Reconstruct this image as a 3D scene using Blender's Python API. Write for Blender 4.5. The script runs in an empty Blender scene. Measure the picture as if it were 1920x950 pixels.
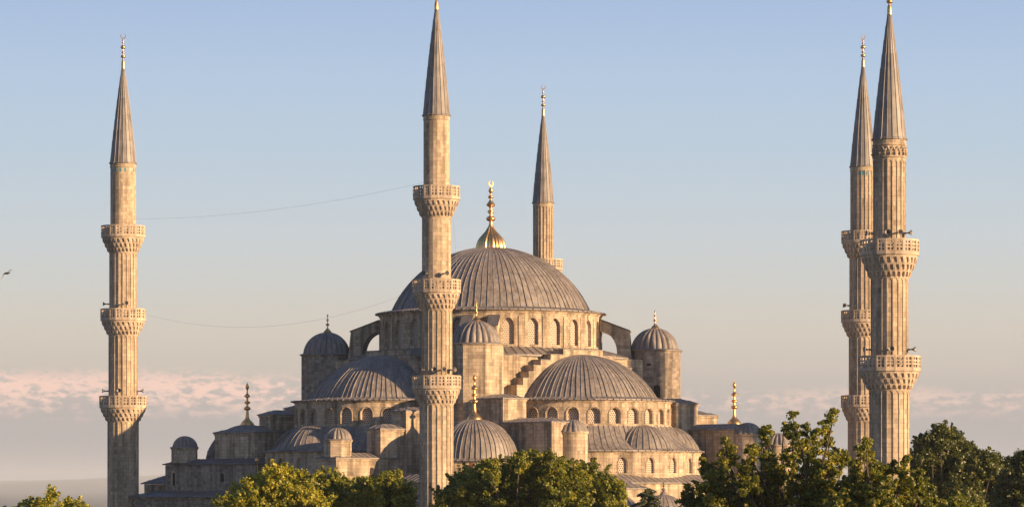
import bpy, bmesh, math, random
import numpy as np
from mathutils import Matrix, Vector
R_ = math.radians
PI = math.pi
random.seed(7)
rng = np.random.default_rng(11)
scene = bpy.context.scene
COL = scene.collection

# ------------------------------------------------------------------ camera
CAM_Z = 12.0
cam_d = bpy.data.cameras.new('camera'); cam = bpy.data.objects.new('camera', cam_d); COL.objects.link(cam)
cam.location = (0, 0, CAM_Z); cam.rotation_euler = (R_(90), 0, 0)
cam_d.sensor_width = 36; cam_d.lens = 36 * 6500 / 1920
cam_d.shift_y = 445 / 1920
cam_d.clip_start = 1; cam_d.clip_end = 60000
scene.camera = cam

# ------------------------------------------------------------------ sun, sky
SUN_EL, SUN_AZ = 11.5, 119.0          # azimuth measured from +Y towards +X
sd = Vector((math.sin(R_(SUN_AZ)) * math.cos(R_(SUN_EL)), math.cos(R_(SUN_AZ)) * math.cos(R_(SUN_EL)), math.sin(R_(SUN_EL))))
sun_d = bpy.data.lights.new('sun', 'SUN'); sun = bpy.data.objects.new('sun', sun_d); COL.objects.link(sun)
sun_d.energy = 5.0; sun_d.angle = R_(0.5); sun_d.color = (1.0, 0.67, 0.37)
sun.rotation_euler = sd.to_track_quat('Z', 'Y').to_euler(); sun.location = (200, -100, 120)

world = bpy.data.worlds.new('World'); scene.world = world; world.use_nodes = True
wn, wl = world.node_tree.nodes, world.node_tree.links
wn.clear()
w_out = wn.new('ShaderNodeOutputWorld'); w_bg = wn.new('ShaderNodeBackground')
sky = wn.new('ShaderNodeTexSky'); sky.sky_type = 'NISHITA'; sky.sun_disc = False
sky.sun_elevation = R_(SUN_EL); sky.sun_rotation = R_(SUN_AZ)
sky.altitude = 50; sky.air_density = 1.0; sky.dust_density = 1.6; sky.ozone_density = 1.2
w_bg.inputs['Strength'].default_value = 0.10
def wmath(op, a, b=None, c=None, clamp=False):
    n = wn.new('ShaderNodeMath'); n.operation = op; n.use_clamp = clamp
    for i, v in enumerate((a, b, c)):
        if v is None: continue
        if isinstance(v, (int, float)): n.inputs[i].default_value = v
        else: wl.new(v, n.inputs[i])
    return n.outputs[0]
tc = wn.new('ShaderNodeTexCoord'); sep = wn.new('ShaderNodeSeparateXYZ'); wl.new(tc.outputs['Generated'], sep.inputs[0])
az = wmath('ARCTAN2', sep.outputs[0], sep.outputs[1])
el = sep.outputs[2]
comb = wn.new('ShaderNodeCombineXYZ'); wl.new(wmath('MULTIPLY', az, 230.0), comb.inputs[0]); wl.new(wmath('MULTIPLY', el, 520.0), comb.inputs[1])
cn = wn.new('ShaderNodeTexNoise'); cn.inputs['Scale'].default_value = 1.0; cn.inputs['Detail'].default_value = 7; cn.inputs['Roughness'].default_value = 0.58
wl.new(comb.outputs[0], cn.inputs['Vector'])
# low band of cloud: strongest about 1.7 degrees up
band_n = wn.new('ShaderNodeTexNoise'); band_n.inputs['Scale'].default_value = 0.09; band_n.inputs['Detail'].default_value = 2
wl.new(comb.outputs[0], band_n.inputs['Vector'])
def sstep(v, a, b):
    n = wn.new('ShaderNodeMapRange'); n.interpolation_type = 'SMOOTHSTEP'
    n.inputs['From Min'].default_value = a; n.inputs['From Max'].default_value = b; n.inputs['To Min'].default_value = 0; n.inputs['To Max'].default_value = 1
    wl.new(v, n.inputs['Value']); return n.outputs[0]
topwob = wmath('ADD', el, wmath('MULTIPLY', wmath('SUBTRACT', cn.outputs[0], 0.5), 0.012))
rightw = sstep(az, -0.055, 0.0)                       # the bank is lower and thinner towards the right
top_l = wmath('SUBTRACT', 1.0, sstep(wmath('ADD', topwob, wmath('MULTIPLY', rightw, 0.0045)), 0.0315, 0.0355))
bot = sstep(topwob, 0.0195, 0.0295)
amount = wmath('MULTIPLY', wmath('MULTIPLY', top_l, bot), sstep(wmath('ADD', cn.outputs[0], wmath('MULTIPLY', wmath('SUBTRACT', band_n.outputs[0], 0.5), 0.6)), 0.39, 0.58))
amount = wmath('MULTIPLY', amount, wmath('SUBTRACT', 1.0, wmath('MULTIPLY', rightw, 0.3)))
SKY_STOPS = [(0.0073, (0.305, 0.3515, 0.4233)), (0.0293, (0.3325, 0.3515, 0.3968)), (0.0733, (0.3712, 0.3712, 0.3968)), (0.1172, (0.4564, 0.4233, 0.4125)), (0.1685, (0.5972, 0.5333, 0.4735)), (0.2198, (0.6445, 0.5906, 0.5149)), (0.2784, (0.6172, 0.624, 0.5906)), (0.3443, (0.5841, 0.6376, 0.6724)), (0.4542, (0.5029, 0.6172, 0.7231)), (0.5641, (0.4508, 0.5841, 0.7605)), (0.6740, (0.3763, 0.5149, 0.7454)), (0.9670, (0.2705, 0.402, 0.6584))]
EXPOSURE = 1.0
HAZE = 4.5e-5
grad = wn.new('ShaderNodeValToRGB'); ge = grad.color_ramp.elements
ge[0].position, ge[0].color = SKY_STOPS[0][0], (*SKY_STOPS[0][1], 1); ge[1].position, ge[1].color = SKY_STOPS[-1][0], (*SKY_STOPS[-1][1], 1)
for p_, c_ in SKY_STOPS[1:-1]: e_ = ge.new(p_); e_.color = (*c_, 1)
wl.new(wmath('DIVIDE', el, 0.21, clamp=True), grad.inputs[0])
gs = wn.new('ShaderNodeVectorMath'); gs.operation = 'SCALE'; gs.inputs['Scale'].default_value = 10.0 / 2 ** EXPOSURE; wl.new(grad.outputs[0], gs.inputs[0])
mixs = wn.new('ShaderNodeMix'); mixs.data_type = 'RGBA'; wl.new(sstep(el, 0.14, 0.27), mixs.inputs['Factor'])
wl.new(gs.outputs[0], mixs.inputs[6]); ns = wn.new('ShaderNodeVectorMath'); ns.operation = 'SCALE'; ns.operation = 'MULTIPLY'; ns.inputs[1].default_value = (0.42, 0.56, 0.82); wl.new(sky.outputs[0], ns.inputs[0]); wl.new(ns.outputs[0], mixs.inputs[7])
mix = wn.new('ShaderNodeMix'); mix.data_type = 'RGBA'
wl.new(amount, mix.inputs['Factor']); wl.new(mixs.outputs[2], mix.inputs[6]); mix.inputs[7].default_value = (*[c * 10 / 2 ** EXPOSURE for c in (0.98, 0.66, 0.55)], 1)
wl.new(mix.outputs[2], w_bg.inputs['Color']); wl.new(w_bg.outputs[0], w_out.inputs['Surface'])

scene.view_settings.view_transform = 'Standard'; scene.view_settings.look = 'None'
scene.view_settings.exposure = EXPOSURE; scene.view_settings.gamma = 1.0
scene.view_settings.use_curve_mapping = False
scene.cycles.max_bounces = 6
scene.cycles.use_denoising = True

# ------------------------------------------------------------------ materials
def new_mat(name):
    m = bpy.data.materials.new(name); m.use_nodes = True
    return m, m.node_tree.nodes, m.node_tree.links, m.node_tree.nodes['Principled BSDF']
def ramp(nodes, stops):
    r = nodes.new('ShaderNodeValToRGB')
    e = r.color_ramp.elements
    e[0].position, e[0].color = stops[0][0], (*stops[0][1], 1)
    e[1].position, e[1].color = stops[-1][0], (*stops[-1][1], 1)
    for p, c in stops[1:-1]:
        x = e.new(p); x.color = (*c, 1)
    return r
def mixc(nodes, links, mode, fac, a, b):
    n = nodes.new('ShaderNodeMix'); n.data_type = 'RGBA'; n.blend_type = mode
    for sock, v in ((0, fac), (6, a), (7, b)):
        if isinstance(v, (int, float)): n.inputs[sock].default_value = v
        elif isinstance(v, tuple): n.inputs[sock].default_value = (*v, 1)
        else: links.new(v, n.inputs[sock])
    return n.outputs[2]
def stone_mat(name, c1, c2, mortar, course=0.42, blockw=0.95, stain=0.55, bump=0.35):
    m, N, L, b = new_mat(name)
    g = N.new('ShaderNodeNewGeometry')
    cr = N.new('ShaderNodeVectorMath'); cr.operation = 'CROSS_PRODUCT'; cr.inputs[0].default_value = (0, 0, 1); L.new(g.outputs['True Normal'], cr.inputs[1])
    nm = N.new('ShaderNodeVectorMath'); nm.operation = 'NORMALIZE'; L.new(cr.outputs[0], nm.inputs[0])
    dt = N.new('ShaderNodeVectorMath'); dt.operation = 'DOT_PRODUCT'; L.new(nm.outputs[0], dt.inputs[0]); L.new(g.outputs['Position'], dt.inputs[1])
    sp = N.new('ShaderNodeSeparateXYZ'); L.new(g.outputs['Position'], sp.inputs[0])
    cb = N.new('ShaderNodeCombineXYZ'); L.new(dt.outputs['Value'], cb.inputs[0]); L.new(sp.outputs[2], cb.inputs[1])
    br = N.new('ShaderNodeTexBrick'); L.new(cb.outputs[0], br.inputs['Vector'])
    br.inputs['Color1'].default_value = (*c1, 1); br.inputs['Color2'].default_value = (*c2, 1); br.inputs['Mortar'].default_value = (*mortar, 1)
    br.inputs['Scale'].default_value = 1; br.inputs['Brick Width'].default_value = blockw; br.inputs['Row Height'].default_value = course
    br.inputs['Mortar Size'].default_value = 0.022; br.inputs['Mortar Smooth'].default_value = 0.3; br.offset = 0.47
    n1 = N.new('ShaderNodeTexNoise'); n1.inputs['Scale'].default_value = 0.55; n1.inputs['Detail'].default_value = 6; n1.inputs['Roughness'].default_value = 0.65
    L.new(g.outputs['Position'], n1.inputs['Vector'])
    r1 = ramp(N, [(0.28, (0.74, 0.71, 0.68)), (0.48, (0.97, 0.965, 0.955)), (0.72, (1.10, 1.09, 1.06))]); L.new(n1.outputs[0], r1.inputs[0])
    mp = N.new('ShaderNodeMapping'); mp.inputs['Scale'].default_value = (1.3, 1.3, 0.10); L.new(g.outputs['Position'], mp.inputs[0])
    n2 = N.new('ShaderNodeTexNoise'); n2.inputs['Scale'].default_value = 1.0; n2.inputs['Detail'].default_value = 5; L.new(mp.outputs[0], n2.inputs['Vector'])
    r2 = ramp(N, [(0.38, (1 - stain,) * 3), (0.56, (1, 1, 1))]); L.new(n2.outputs[0], r2.inputs[0])
    n3 = N.new('ShaderNodeTexNoise'); n3.inputs['Scale'].default_value = 4.5; n3.inputs['Detail'].default_value = 4; L.new(g.outputs['Position'], n3.inputs['Vector'])
    r3 = ramp(N, [(0.3, (0.86, 0.85, 0.84)), (0.7, (1.09, 1.08, 1.07))]); L.new(n3.outputs[0], r3.inputs[0])
    def mt(op, a, b2=None):
        n = N.new('ShaderNodeMath'); n.operation = op
        for i, v in enumerate((a, b2)):
            if v is None: continue
            if isinstance(v, (int, float)): n.inputs[i].default_value = v
            else: L.new(v, n.inputs[i])
        return n.outputs[0]
    row_ = mt('FLOOR', mt('DIVIDE', sp.outputs[2], course)); col_ = mt('FLOOR', mt('ADD', mt('DIVIDE', dt.outputs['Value'], blockw), mt('MULTIPLY', mt('MODULO', row_, 2.0), 0.47)))
    idv = N.new('ShaderNodeCombineXYZ'); L.new(col_, idv.inputs[0]); L.new(row_, idv.inputs[1])
    wnz = N.new('ShaderNodeTexWhiteNoise'); wnz.noise_dimensions = '2D'; L.new(idv.outputs[0], wnz.inputs['Vector'])
    rb = ramp(N, [(0.0, (0.66, 0.66, 0.67)), (0.10, (0.84, 0.83, 0.83)), (0.16, (0.97, 0.96, 0.95)), (0.75, (1.0, 1.0, 1.0)), (0.86, (1.08, 1.05, 1.0)), (1.0, (1.18, 1.16, 1.13))]); L.new(wnz.outputs['Value'], rb.inputs[0])
    c = mixc(N, L, 'MULTIPLY', 0.8, br.outputs['Color'], rb.outputs[0])
    c = mixc(N, L, 'MULTIPLY', 1.0, c, r1.outputs[0])
    c = mixc(N, L, 'MULTIPLY', 0.9, c, r2.outputs[0])
    c = mixc(N, L, 'MULTIPLY', 1.0, c, r3.outputs[0])
    L.new(c, b.inputs['Base Color']); b.inputs['Roughness'].default_value = 0.9
    b.inputs['Specular IOR Level'].default_value = 0.2
    if 'Diffuse Roughness' in b.inputs: b.inputs['Diffuse Roughness'].default_value = 0.5
    bp = N.new('ShaderNodeBump'); bp.inputs['Strength'].default_value = bump; bp.inputs['Distance'].default_value = 0.05
    ad = N.new('ShaderNodeMath'); ad.operation = 'MULTIPLY_ADD'; L.new(br.outputs['Fac'], ad.inputs[0]); ad.inputs[1].default_value = -0.6; L.new(n3.outputs[0], ad.inputs[2])
    L.new(ad.outputs[0], bp.inputs['Height']); L.new(bp.outputs[0], b.inputs['Normal'])
    return m
M = {}
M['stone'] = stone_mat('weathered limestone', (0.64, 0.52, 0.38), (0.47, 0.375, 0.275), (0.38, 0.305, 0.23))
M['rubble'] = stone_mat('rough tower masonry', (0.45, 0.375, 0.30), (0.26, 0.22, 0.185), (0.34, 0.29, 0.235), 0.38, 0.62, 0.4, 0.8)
M['minaret'] = stone_mat('minaret limestone', (0.64, 0.52, 0.375), (0.48, 0.385, 0.28), (0.40, 0.32, 0.24), 0.48, 0.85, 0.42, 0.25)
M['carved'] = stone_mat('carved pale stone', (0.64, 0.525, 0.40), (0.56, 0.455, 0.345), (0.44, 0.355, 0.27), 0.7, 1.1, 0.3, 0.15)
def lead_mat(name, base, metallic=0.25):
    m, N, L, b = new_mat(name)
    g = N.new('ShaderNodeNewGeometry')
    n1 = N.new('ShaderNodeTexNoise'); n1.inputs['Scale'].default_value = 0.7; n1.inputs['Detail'].default_value = 7; n1.inputs['Roughness'].default_value = 0.7
    L.new(g.outputs['Position'], n1.inputs['Vector'])
    k = base
    r1 = ramp(N, [(0.28, (k[0] * .68, k[1] * .68, k[2] * .69)), (0.5, k), (0.72, (k[0] * 1.25, k[1] * 1.25, k[2] * 1.26))]); L.new(n1.outputs[0], r1.inputs[0])
    mp = N.new('ShaderNodeMapping'); mp.inputs['Scale'].default_value = (2.2, 2.2, 0.35); L.new(g.outputs['Position'], mp.inputs[0])
    n2 = N.new('ShaderNodeTexNoise'); n2.inputs['Scale'].default_value = 1.4; n2.inputs['Detail'].default_value = 4; L.new(mp.outputs[0], n2.inputs['Vector'])
    r2 = ramp(N, [(0.35, (0.72, 0.71, 0.70)), (0.65, (1.12, 1.11, 1.10))]); L.new(n2.outputs[0], r2.inputs[0])
    at = N.new('ShaderNodeAttribute'); at.attribute_name = 'sheet'
    ad = N.new('ShaderNodeMath'); ad.operation = 'ADD'; L.new(at.outputs['Fac'], ad.inputs[0]); ad.inputs[1].default_value = 1.0
    cc = N.new('ShaderNodeCombineColor'); [L.new(ad.outputs[0], cc.inputs[i]) for i in range(3)]
    c = mixc(N, L, 'MULTIPLY', 1.0, r1.outputs[0], r2.outputs[0]); L.new(mixc(N, L, 'MULTIPLY', 1.0, c, cc.outputs[0]), b.inputs['Base Color'])
    b.inputs['Metallic'].default_value = metallic
    rr = N.new('ShaderNodeMapRange'); rr.inputs['To Min'].default_value = 0.45; rr.inputs['To Max'].default_value = 0.75; L.new(n2.outputs[0], rr.inputs['Value']); L.new(rr.outputs[0], b.inputs['Roughness'])
    bp = N.new('ShaderNodeBump'); bp.inputs['Strength'].default_value = 0.3; bp.inputs['Distance'].default_value = 0.06; L.new(n2.outputs[0], bp.inputs['Height']); L.new(bp.outputs[0], b.inputs['Normal'])
    return m
M['lead'] = lead_mat('weathered lead sheet', (0.235, 0.205, 0.18), 0.08)
M['lead_dark'] = lead_mat('dark lead sheet', (0.16, 0.15, 0.145))
M['lead_spire'] = lead_mat('spire lead', (0.225, 0.203, 0.185), 0.12)
def plain(name, col, rough=0.6, metallic=0.0, spec=0.5, noise=0.0):
    m, N, L, b = new_mat(name)
    b.inputs['Roughness'].default_value = rough; b.inputs['Metallic'].default_value = metallic; b.inputs['Specular IOR Level'].default_value = spec
    b.inputs['Base Color'].default_value = (*col, 1)
    if noise:
        g = N.new('ShaderNodeNewGeometry'); n1 = N.new('ShaderNodeTexNoise'); n1.inputs['Scale'].default_value = 3.0; n1.inputs['Detail'].default_value = 5
        L.new(g.outputs['Position'], n1.inputs['Vector'])
        r1 = ramp(N, [(0.3, tuple(c * (1 - noise) for c in col)), (0.7, tuple(c * (1 + noise) for c in col))]); L.new(n1.outputs[0], r1.inputs[0]); L.new(r1.outputs[0], b.inputs['Base Color'])
    return m
M['gold'] = plain('gilded copper', (0.86, 0.50, 0.19), 0.36, 1.0, 0.5, 0.22)
M['horn'] = plain('grey horn metal', (0.16, 0.15, 0.145), 0.5, 0.3, 0.5, 0.2)
M['dark'] = plain('dark opening', (0.012, 0.011, 0.010), 0.8)
M['tile'] = plain('turquoise tile', (0.03, 0.22, 0.27), 0.35, 0.0, 0.5, 0.25)
M['red'] = plain('red voussoir stone', (0.22, 0.06, 0.045), 0.85, noise=0.2)
M['cable'] = plain('steel cable', (0.30, 0.30, 0.31), 0.6)
M['bark'] = plain('bark', (0.085, 0.062, 0.045), 0.95, noise=0.4)
M['gull'] = plain('gull feathers', (0.20, 0.20, 0.205), 0.8, noise=0.3)
# pierced stone window grille: rows of round holes, staggered
m, N, L, b = new_mat('pierced stone grille')
t = N.new('ShaderNodeTexCoord'); s = N.new('ShaderNodeSeparateXYZ'); L.new(t.outputs['Object'], s.inputs[0])
def mth(op, a, b2=None, clamp=False):
    n = N.new('ShaderNodeMath'); n.operation = op; n.use_clamp = clamp
    for i, v in enumerate((a, b2)):
        if v is None: continue
        if isinstance(v, (int, float)): n.inputs[i].default_value = v
        else: L.new(v, n.inputs[i])
    return n.outputs[0]
row = mth('DIVIDE', s.outputs[2], 0.235); rf = mth('FLOOR', row); odd = mth('MULTIPLY', mth('MODULO', rf, 2.0), 0.5)
cx = mth('SUBTRACT', mth('FRACT', mth('ADD', mth('DIVIDE', s.outputs[0], 0.27), odd)), 0.5)
cz = mth('SUBTRACT', mth('FRACT', row), 0.5)
dist = mth('SQRT', mth('ADD', mth('MULTIPLY', cx, cx), mth('MULTIPLY', cz, cz)))
hole = mth('LESS_THAN', dist, 0.29)
L.new(mixc(N, L, 'MIX', hole, (0.52, 0.43, 0.335), (0.03, 0.016, 0.015)), b.inputs['Base Color'])
bp = N.new('ShaderNodeBump'); bp.inputs['Strength'].default_value = 0.6; bp.inputs['Distance'].default_value = 0.05; bp.invert = True; L.new(hole, bp.inputs['Height']); L.new(bp.outputs[0], b.inputs['Normal'])
b.inputs['Roughness'].default_value = 0.85
M['grille'] = m
def leaf_mat(name, cols, trans=0.42):
    m = bpy.data.materials.new(name); m.use_nodes = True
    N, L = m.node_tree.nodes, m.node_tree.links; N.clear()
    o = N.new('ShaderNodeOutputMaterial'); g = N.new('ShaderNodeNewGeometry')
    r = ramp(N, cols); L.new(g.outputs['Random Per Island'], r.inputs[0])
    n1 = N.new('ShaderNodeTexNoise'); n1.inputs['Scale'].default_value = 0.45; n1.inputs['Detail'].default_value = 3; L.new(g.outputs['Position'], n1.inputs['Vector'])
    r2 = ramp(N, [(0.35, (0.62, 0.68, 0.6)), (0.65, (1.25, 1.2, 1.05))]); L.new(n1.outputs[0], r2.inputs[0])
    c = mixc(N, L, 'MULTIPLY', 1.0, r.outputs[0], r2.outputs[0])
    d = N.new('ShaderNodeBsdfPrincipled'); d.inputs['Roughness'].default_value = 0.42; d.inputs['Specular IOR Level'].default_value = 0.45; L.new(c, d.inputs['Base Color'])
    tr = N.new('ShaderNodeBsdfTranslucent')
    c2 = mixc(N, L, 'MULTIPLY', 1.0, c, (1.5, 1.6, 0.6)); L.new(c2, tr.inputs['Color'])
    mx = N.new('ShaderNodeMixShader'); mx.inputs[0].default_value = trans; L.new(d.outputs[0], mx.inputs[1]); L.new(tr.outputs[0], mx.inputs[2]); L.new(mx.outputs[0], o.inputs['Surface'])
    return m
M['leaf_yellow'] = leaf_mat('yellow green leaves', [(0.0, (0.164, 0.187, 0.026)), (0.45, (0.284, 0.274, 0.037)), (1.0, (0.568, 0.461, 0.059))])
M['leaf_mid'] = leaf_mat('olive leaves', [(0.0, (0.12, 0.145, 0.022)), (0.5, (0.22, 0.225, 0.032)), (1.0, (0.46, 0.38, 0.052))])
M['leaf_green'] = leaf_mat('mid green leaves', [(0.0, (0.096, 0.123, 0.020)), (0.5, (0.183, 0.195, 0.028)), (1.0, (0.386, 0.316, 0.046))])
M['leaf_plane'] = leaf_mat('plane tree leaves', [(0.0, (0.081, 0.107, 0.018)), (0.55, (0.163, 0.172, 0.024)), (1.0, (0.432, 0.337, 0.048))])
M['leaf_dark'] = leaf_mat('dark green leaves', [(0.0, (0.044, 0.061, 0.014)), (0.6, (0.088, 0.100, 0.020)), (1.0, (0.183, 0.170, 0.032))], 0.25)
M['leaf_cedar'] = leaf_mat('cedar needles', [(0.0, (0.045, 0.06, 0.03)), (1.0, (0.11, 0.12, 0.055))], 0.2)

# ------------------------------------------------------------------ mesh helpers
class MB:
    def __init__(self): self.v, self.f, self.tone = [], [], {}
    def add(self, vs, fs):
        o = len(self.v); self.v += [tuple(p) for p in vs]; self.f += [tuple(i + o for i in f) for f in fs]; return self
    def box(self, x0, x1, y0, y1, z0, z1):
        vs = [(x, y, z) for z in (z0, z1) for y in (y0, y1) for x in (x0, x1)]
        return self.add(vs, [(0, 2, 3, 1), (4, 5, 7, 6), (0, 1, 5, 4), (2, 6, 7, 3), (0, 4, 6, 2), (1, 3, 7, 5)])
    def lathe(self, prof, n=32, c=(0, 0), a0=0.0, a1=2 * PI, caps=False):
        full = abs(a1 - a0 - 2 * PI) < 1e-6
        k = n if full else n + 1; vs = []
        for r, z in prof:
            for i in range(k):
                a = a0 + (a1 - a0) * i / n; vs.append((c[0] + r * math.cos(a), c[1] + r * math.sin(a), z))
        fs = []
        for j in range(len(prof) - 1):
            for i in range(n):
                i2 = (i + 1) % k; fs.append((j * k + i, j * k + i2, (j + 1) * k + i2, (j + 1) * k + i))
        if caps and full:
            fs.append(tuple(range((len(prof) - 1) * k, len(prof) * k))); fs.append(tuple(reversed(range(k))))
        return self.add(vs, fs)
    def prism(self, pts, axis_fn, t0, t1):
        """outline pts (s,z) extruded from t0 to t1; axis_fn(s,t,z)->xyz"""
        n = len(pts); vs = [axis_fn(s, t0, z) for s, z in pts] + [axis_fn(s, t1, z) for s, z in pts]
        fs = [tuple(range(n)), tuple(reversed(range(n, 2 * n)))] + [(i, i + n, (i + 1) % n + n, (i + 1) % n) for i in range(n)]
        return self.add(vs, fs)
    def tube(self, pts, rad, n=6):
        vs, fs = [], []
        for i, p in enumerate(pts):
            p = Vector(p); q = Vector(pts[min(i + 1, len(pts) - 1)]) - Vector(pts[max(i - 1, 0)]); q.normalize()
            s_ = q.orthogonal().normalized() if abs(q.z) > 0.9 else q.cross(Vector((0, 0, 1))).normalized(); t_ = q.cross(s_)
            r = rad[i] if isinstance(rad, (list, tuple)) else rad
            for k in range(n):
                a = 2 * PI * k / n; vs.append(p + s_ * (r * math.cos(a)) + t_ * (r * math.sin(a)))
        for i in range(len(pts) - 1):
            for k in range(n):
                k2 = (k + 1) % n; fs.append((i * n + k, i * n + k2, (i + 1) * n + k2, (i + 1) * n + k))
        fs.append(tuple(reversed(range(n)))); fs.append(tuple(range((len(pts) - 1) * n, len(pts) * n)))
        return self.add(vs, fs)
    def mesh(self, name, mat, smooth=None):
        me = bpy.data.meshes.new(name); me.from_pydata(self.v, [], self.f)
        bm = bmesh.new(); bm.from_mesh(me); bmesh.ops.recalc_face_normals(bm, faces=bm.faces); bm.to_mesh(me); bm.free()
        if smooth is not None:
            me.polygons.foreach_set('use_smooth', [True] * len(me.polygons)); me.set_sharp_from_angle(angle=R_(smooth))
        if self.tone:
            at = me.attributes.new('sheet', 'FLOAT', 'FACE'); vals = np.zeros(len(me.polygons), np.float32)
            for k_, t_ in self.tone.items(): vals[k_] = t_
            at.data.foreach_set('value', vals)
        me.materials.append(mat); me.update(); return me
    def build(self, name, mat, parent=None, smooth=None):
        return link(name, self.mesh(name, mat, smooth), parent)
def link(name, me, parent=None, loc=(0, 0, 0), rz=0.0):
    o = bpy.data.objects.new(name, me); COL.objects.link(o); o.parent = parent; o.location = loc; o.rotation_euler = (0, 0, rz); return o
def empty(name, loc, rz=0.0):
    o = bpy.data.objects.new(name, None); COL.objects.link(o); o.location = loc; o.rotation_euler = (0, 0, rz); o.empty_display_size = 0.5; return o
def tag(o, label=None, cat=None, group=None, kind=None):
    for k, v in (('label', label), ('category', cat), ('group', group), ('kind', kind)):
        if v: o[k] = v
    return o
def copy_tree(o, parent=None):
    c = o.copy(); COL.objects.link(c); c.parent = parent
    for ch in list(o.children): copy_tree(ch, c)
    return c

def cap_profile(R, H, z0, n=22, top=0.0):
    """spherical cap from radius R at z0 to height H; top = radius where it stops"""
    S = (R * R + H * H) / (2 * H); a0 = math.asin(min(1, R / S)) if H <= R else PI - math.asin(R / S)
    a1 = math.asin(top / S) if top else 0.0
    return [(S * math.sin(a0 + (a1 - a0) * i / n), z0 + H - S + S * math.cos(a0 + (a1 - a0) * i / n)) for i in range(n + 1)]
def ribbed(mb, prof, nribs, rib_h, rib_w, c=(0, 0), a0=0.0, a1=2 * PI, wob=0.22, seams=(), lobes=False):
    """surface of revolution with standing seams (or rounded lobes) running up it"""
    full = abs(a1 - a0 - 2 * PI) < 1e-6
    Rm = max(p[0] for p in prof); step = (a1 - a0) / nribs
    prof2 = []
    for i, (r, z) in enumerate(prof):
        if i in seams: prof2.append((r + 0.035, z - 0.02))
        prof2.append((r, z))
    rnd = random.Random(int(nribs * 100 + Rm * 10))
    ph = [rnd.uniform(0, 6.28) for _ in range(nribs + 1)]; am = [rnd.uniform(0.3, 1) * wob for _ in range(nribs + 1)]
    hh = [rnd.uniform(0.45, 1.4) for _ in range(nribs + 1)]
    vs, row = [], None
    for r, z in prof2:
        cnt = 0; sc = min(1.0, (0.12 if lobes else 0.42) + 1.2 * r / Rm)
        wf = min(0.75, rib_w / max(1e-3, step * r))
        for k in range(nribs):
            aj = a0 + step * k + step * am[k] * math.sin(z * 1.1 + ph[k]) * (0.4 if full or 0 < k < nribs - 1 else 0)
            if lobes:
                seq = [(i / 6, rib_h * hh[k] * (0.35 + 0.65 * math.sin(PI * i / 6) ** 0.8) - rib_h) for i in range(6)]
            else:
                seq = [(0.0, 0.0), (0.5 - wf / 2, 0.0), (0.5 - wf / 4, rib_h * hh[k]), (0.5 + wf / 4, rib_h * hh[k]), (0.5 + wf / 2, 0.0)]
            for fr, h in seq:
                a = aj + step * fr; rr = r + h * sc; vs.append((c[0] + rr * math.cos(a), c[1] + rr * math.sin(a), z)); cnt += 1
        if not full: vs.append((c[0] + r * math.cos(a1), c[1] + r * math.sin(a1), z)); cnt += 1
        row = cnt
    fs = []
    for j in range(len(prof2) - 1):
        for i in range(row if full else row - 1):
            i2 = (i + 1) % row; fs.append((j * row + i, j * row + i2, (j + 1) * row + i2, (j + 1) * row + i))
    per = 6 if lobes else 5; lev = 0; base = len(mb.f); srt = set(seams); tones = {}; orig = -1; q_ = 0
    lv = []
    for i in range(len(prof)):
        if i in srt: lv.append(lev); lev += 1
        lv.append(lev)
    for j in range(len(prof2) - 1):
        for i in range(row if full else row - 1):
            key = (lv[j], (i + (0 if lobes else 2)) // per)
            if key not in tones: tones[key] = rnd.gauss(0, 0.075)
            mb.tone[base + q_] = tones[key]; q_ += 1
    return mb.add(vs, fs)

def arch_pts(w, zs, rise, n=10, pointed=True):
    """arch outline from (-w/2, zs) over the top to (w/2, zs)"""
    out = []
    for i in range(n + 1):
        t = i / n; a = PI * (1 - t); x = w / 2 * math.cos(a); z = math.sin(a)
        if pointed: z = z * 0.82 + 0.18 * (1 - abs(math.cos(a)))
        out.append((x, zs + rise * z))
    return out
def bay(mb, f, s0, s1, z0, z1, sc, w, zb, zs, rise, depth, pointed=True, splay=0.0):
    """one bay of wall with an arched opening; f(s, d, z) -> xyz, d inwards"""
    ap = arch_pts(w, zs, rise, 10, pointed); xl, xr = sc - w / 2, sc + w / 2
    def q(a, b2, c, d): mb.add([f(a[0], 0, a[1]), f(b2[0], 0, b2[1]), f(c[0], 0, c[1]), f(d[0], 0, d[1])], [(0, 1, 2, 3)])
    m1, m2 = (s0 + xl) / 2, (s1 + xr) / 2
    for a, b2 in ((s0, m1), (m1, xl), (xr, m2), (m2, s1)):
        q((a, z0), (b2, z0), (b2, zs), (a, zs)); q((a, zs), (b2, zs), (b2, z1), (a, z1))
    if zb > z0 + 1e-4: q((xl, z0), (xr, z0), (xr, zb), (xl, zb))
    for (x0, za), (x1, zc) in zip(ap[:-1], ap[1:]):
        q((sc + x0, za), (sc + x1, zc), (sc + x1, z1), (sc + x0, z1))
    ring = [(xl, zb), (xl, zs)] + [(sc + x, z) for x, z in ap[1:-1]] + [(xr, zs), (xr, zb)]
    for i in range(len(ring)):
        a, b2 = ring[i], ring[(i + 1) % len(ring)]
        mb.add([f(a[0], 0, a[1]), f(b2[0], 0, b2[1]), f(b2[0], depth, b2[1]), f(a[0], depth, a[1])], [(0, 1, 2, 3)])
_win = {}
def window_mesh(w, h_sp, rise, mat='grille', pointed=True):
    key = (round(w, 2), round(h_sp, 2), round(rise, 2), mat, pointed)
    if key not in _win:
        ol = [(-w / 2, 0)] + arch_pts(w, h_sp, rise, 10, pointed) + [(w / 2, 0)]
        _win[key] = MB().prism(ol, lambda s_, t_, z: (s_, t_, z), -0.03, 0.09).mesh('window', M[mat])
    return _win[key]
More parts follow.
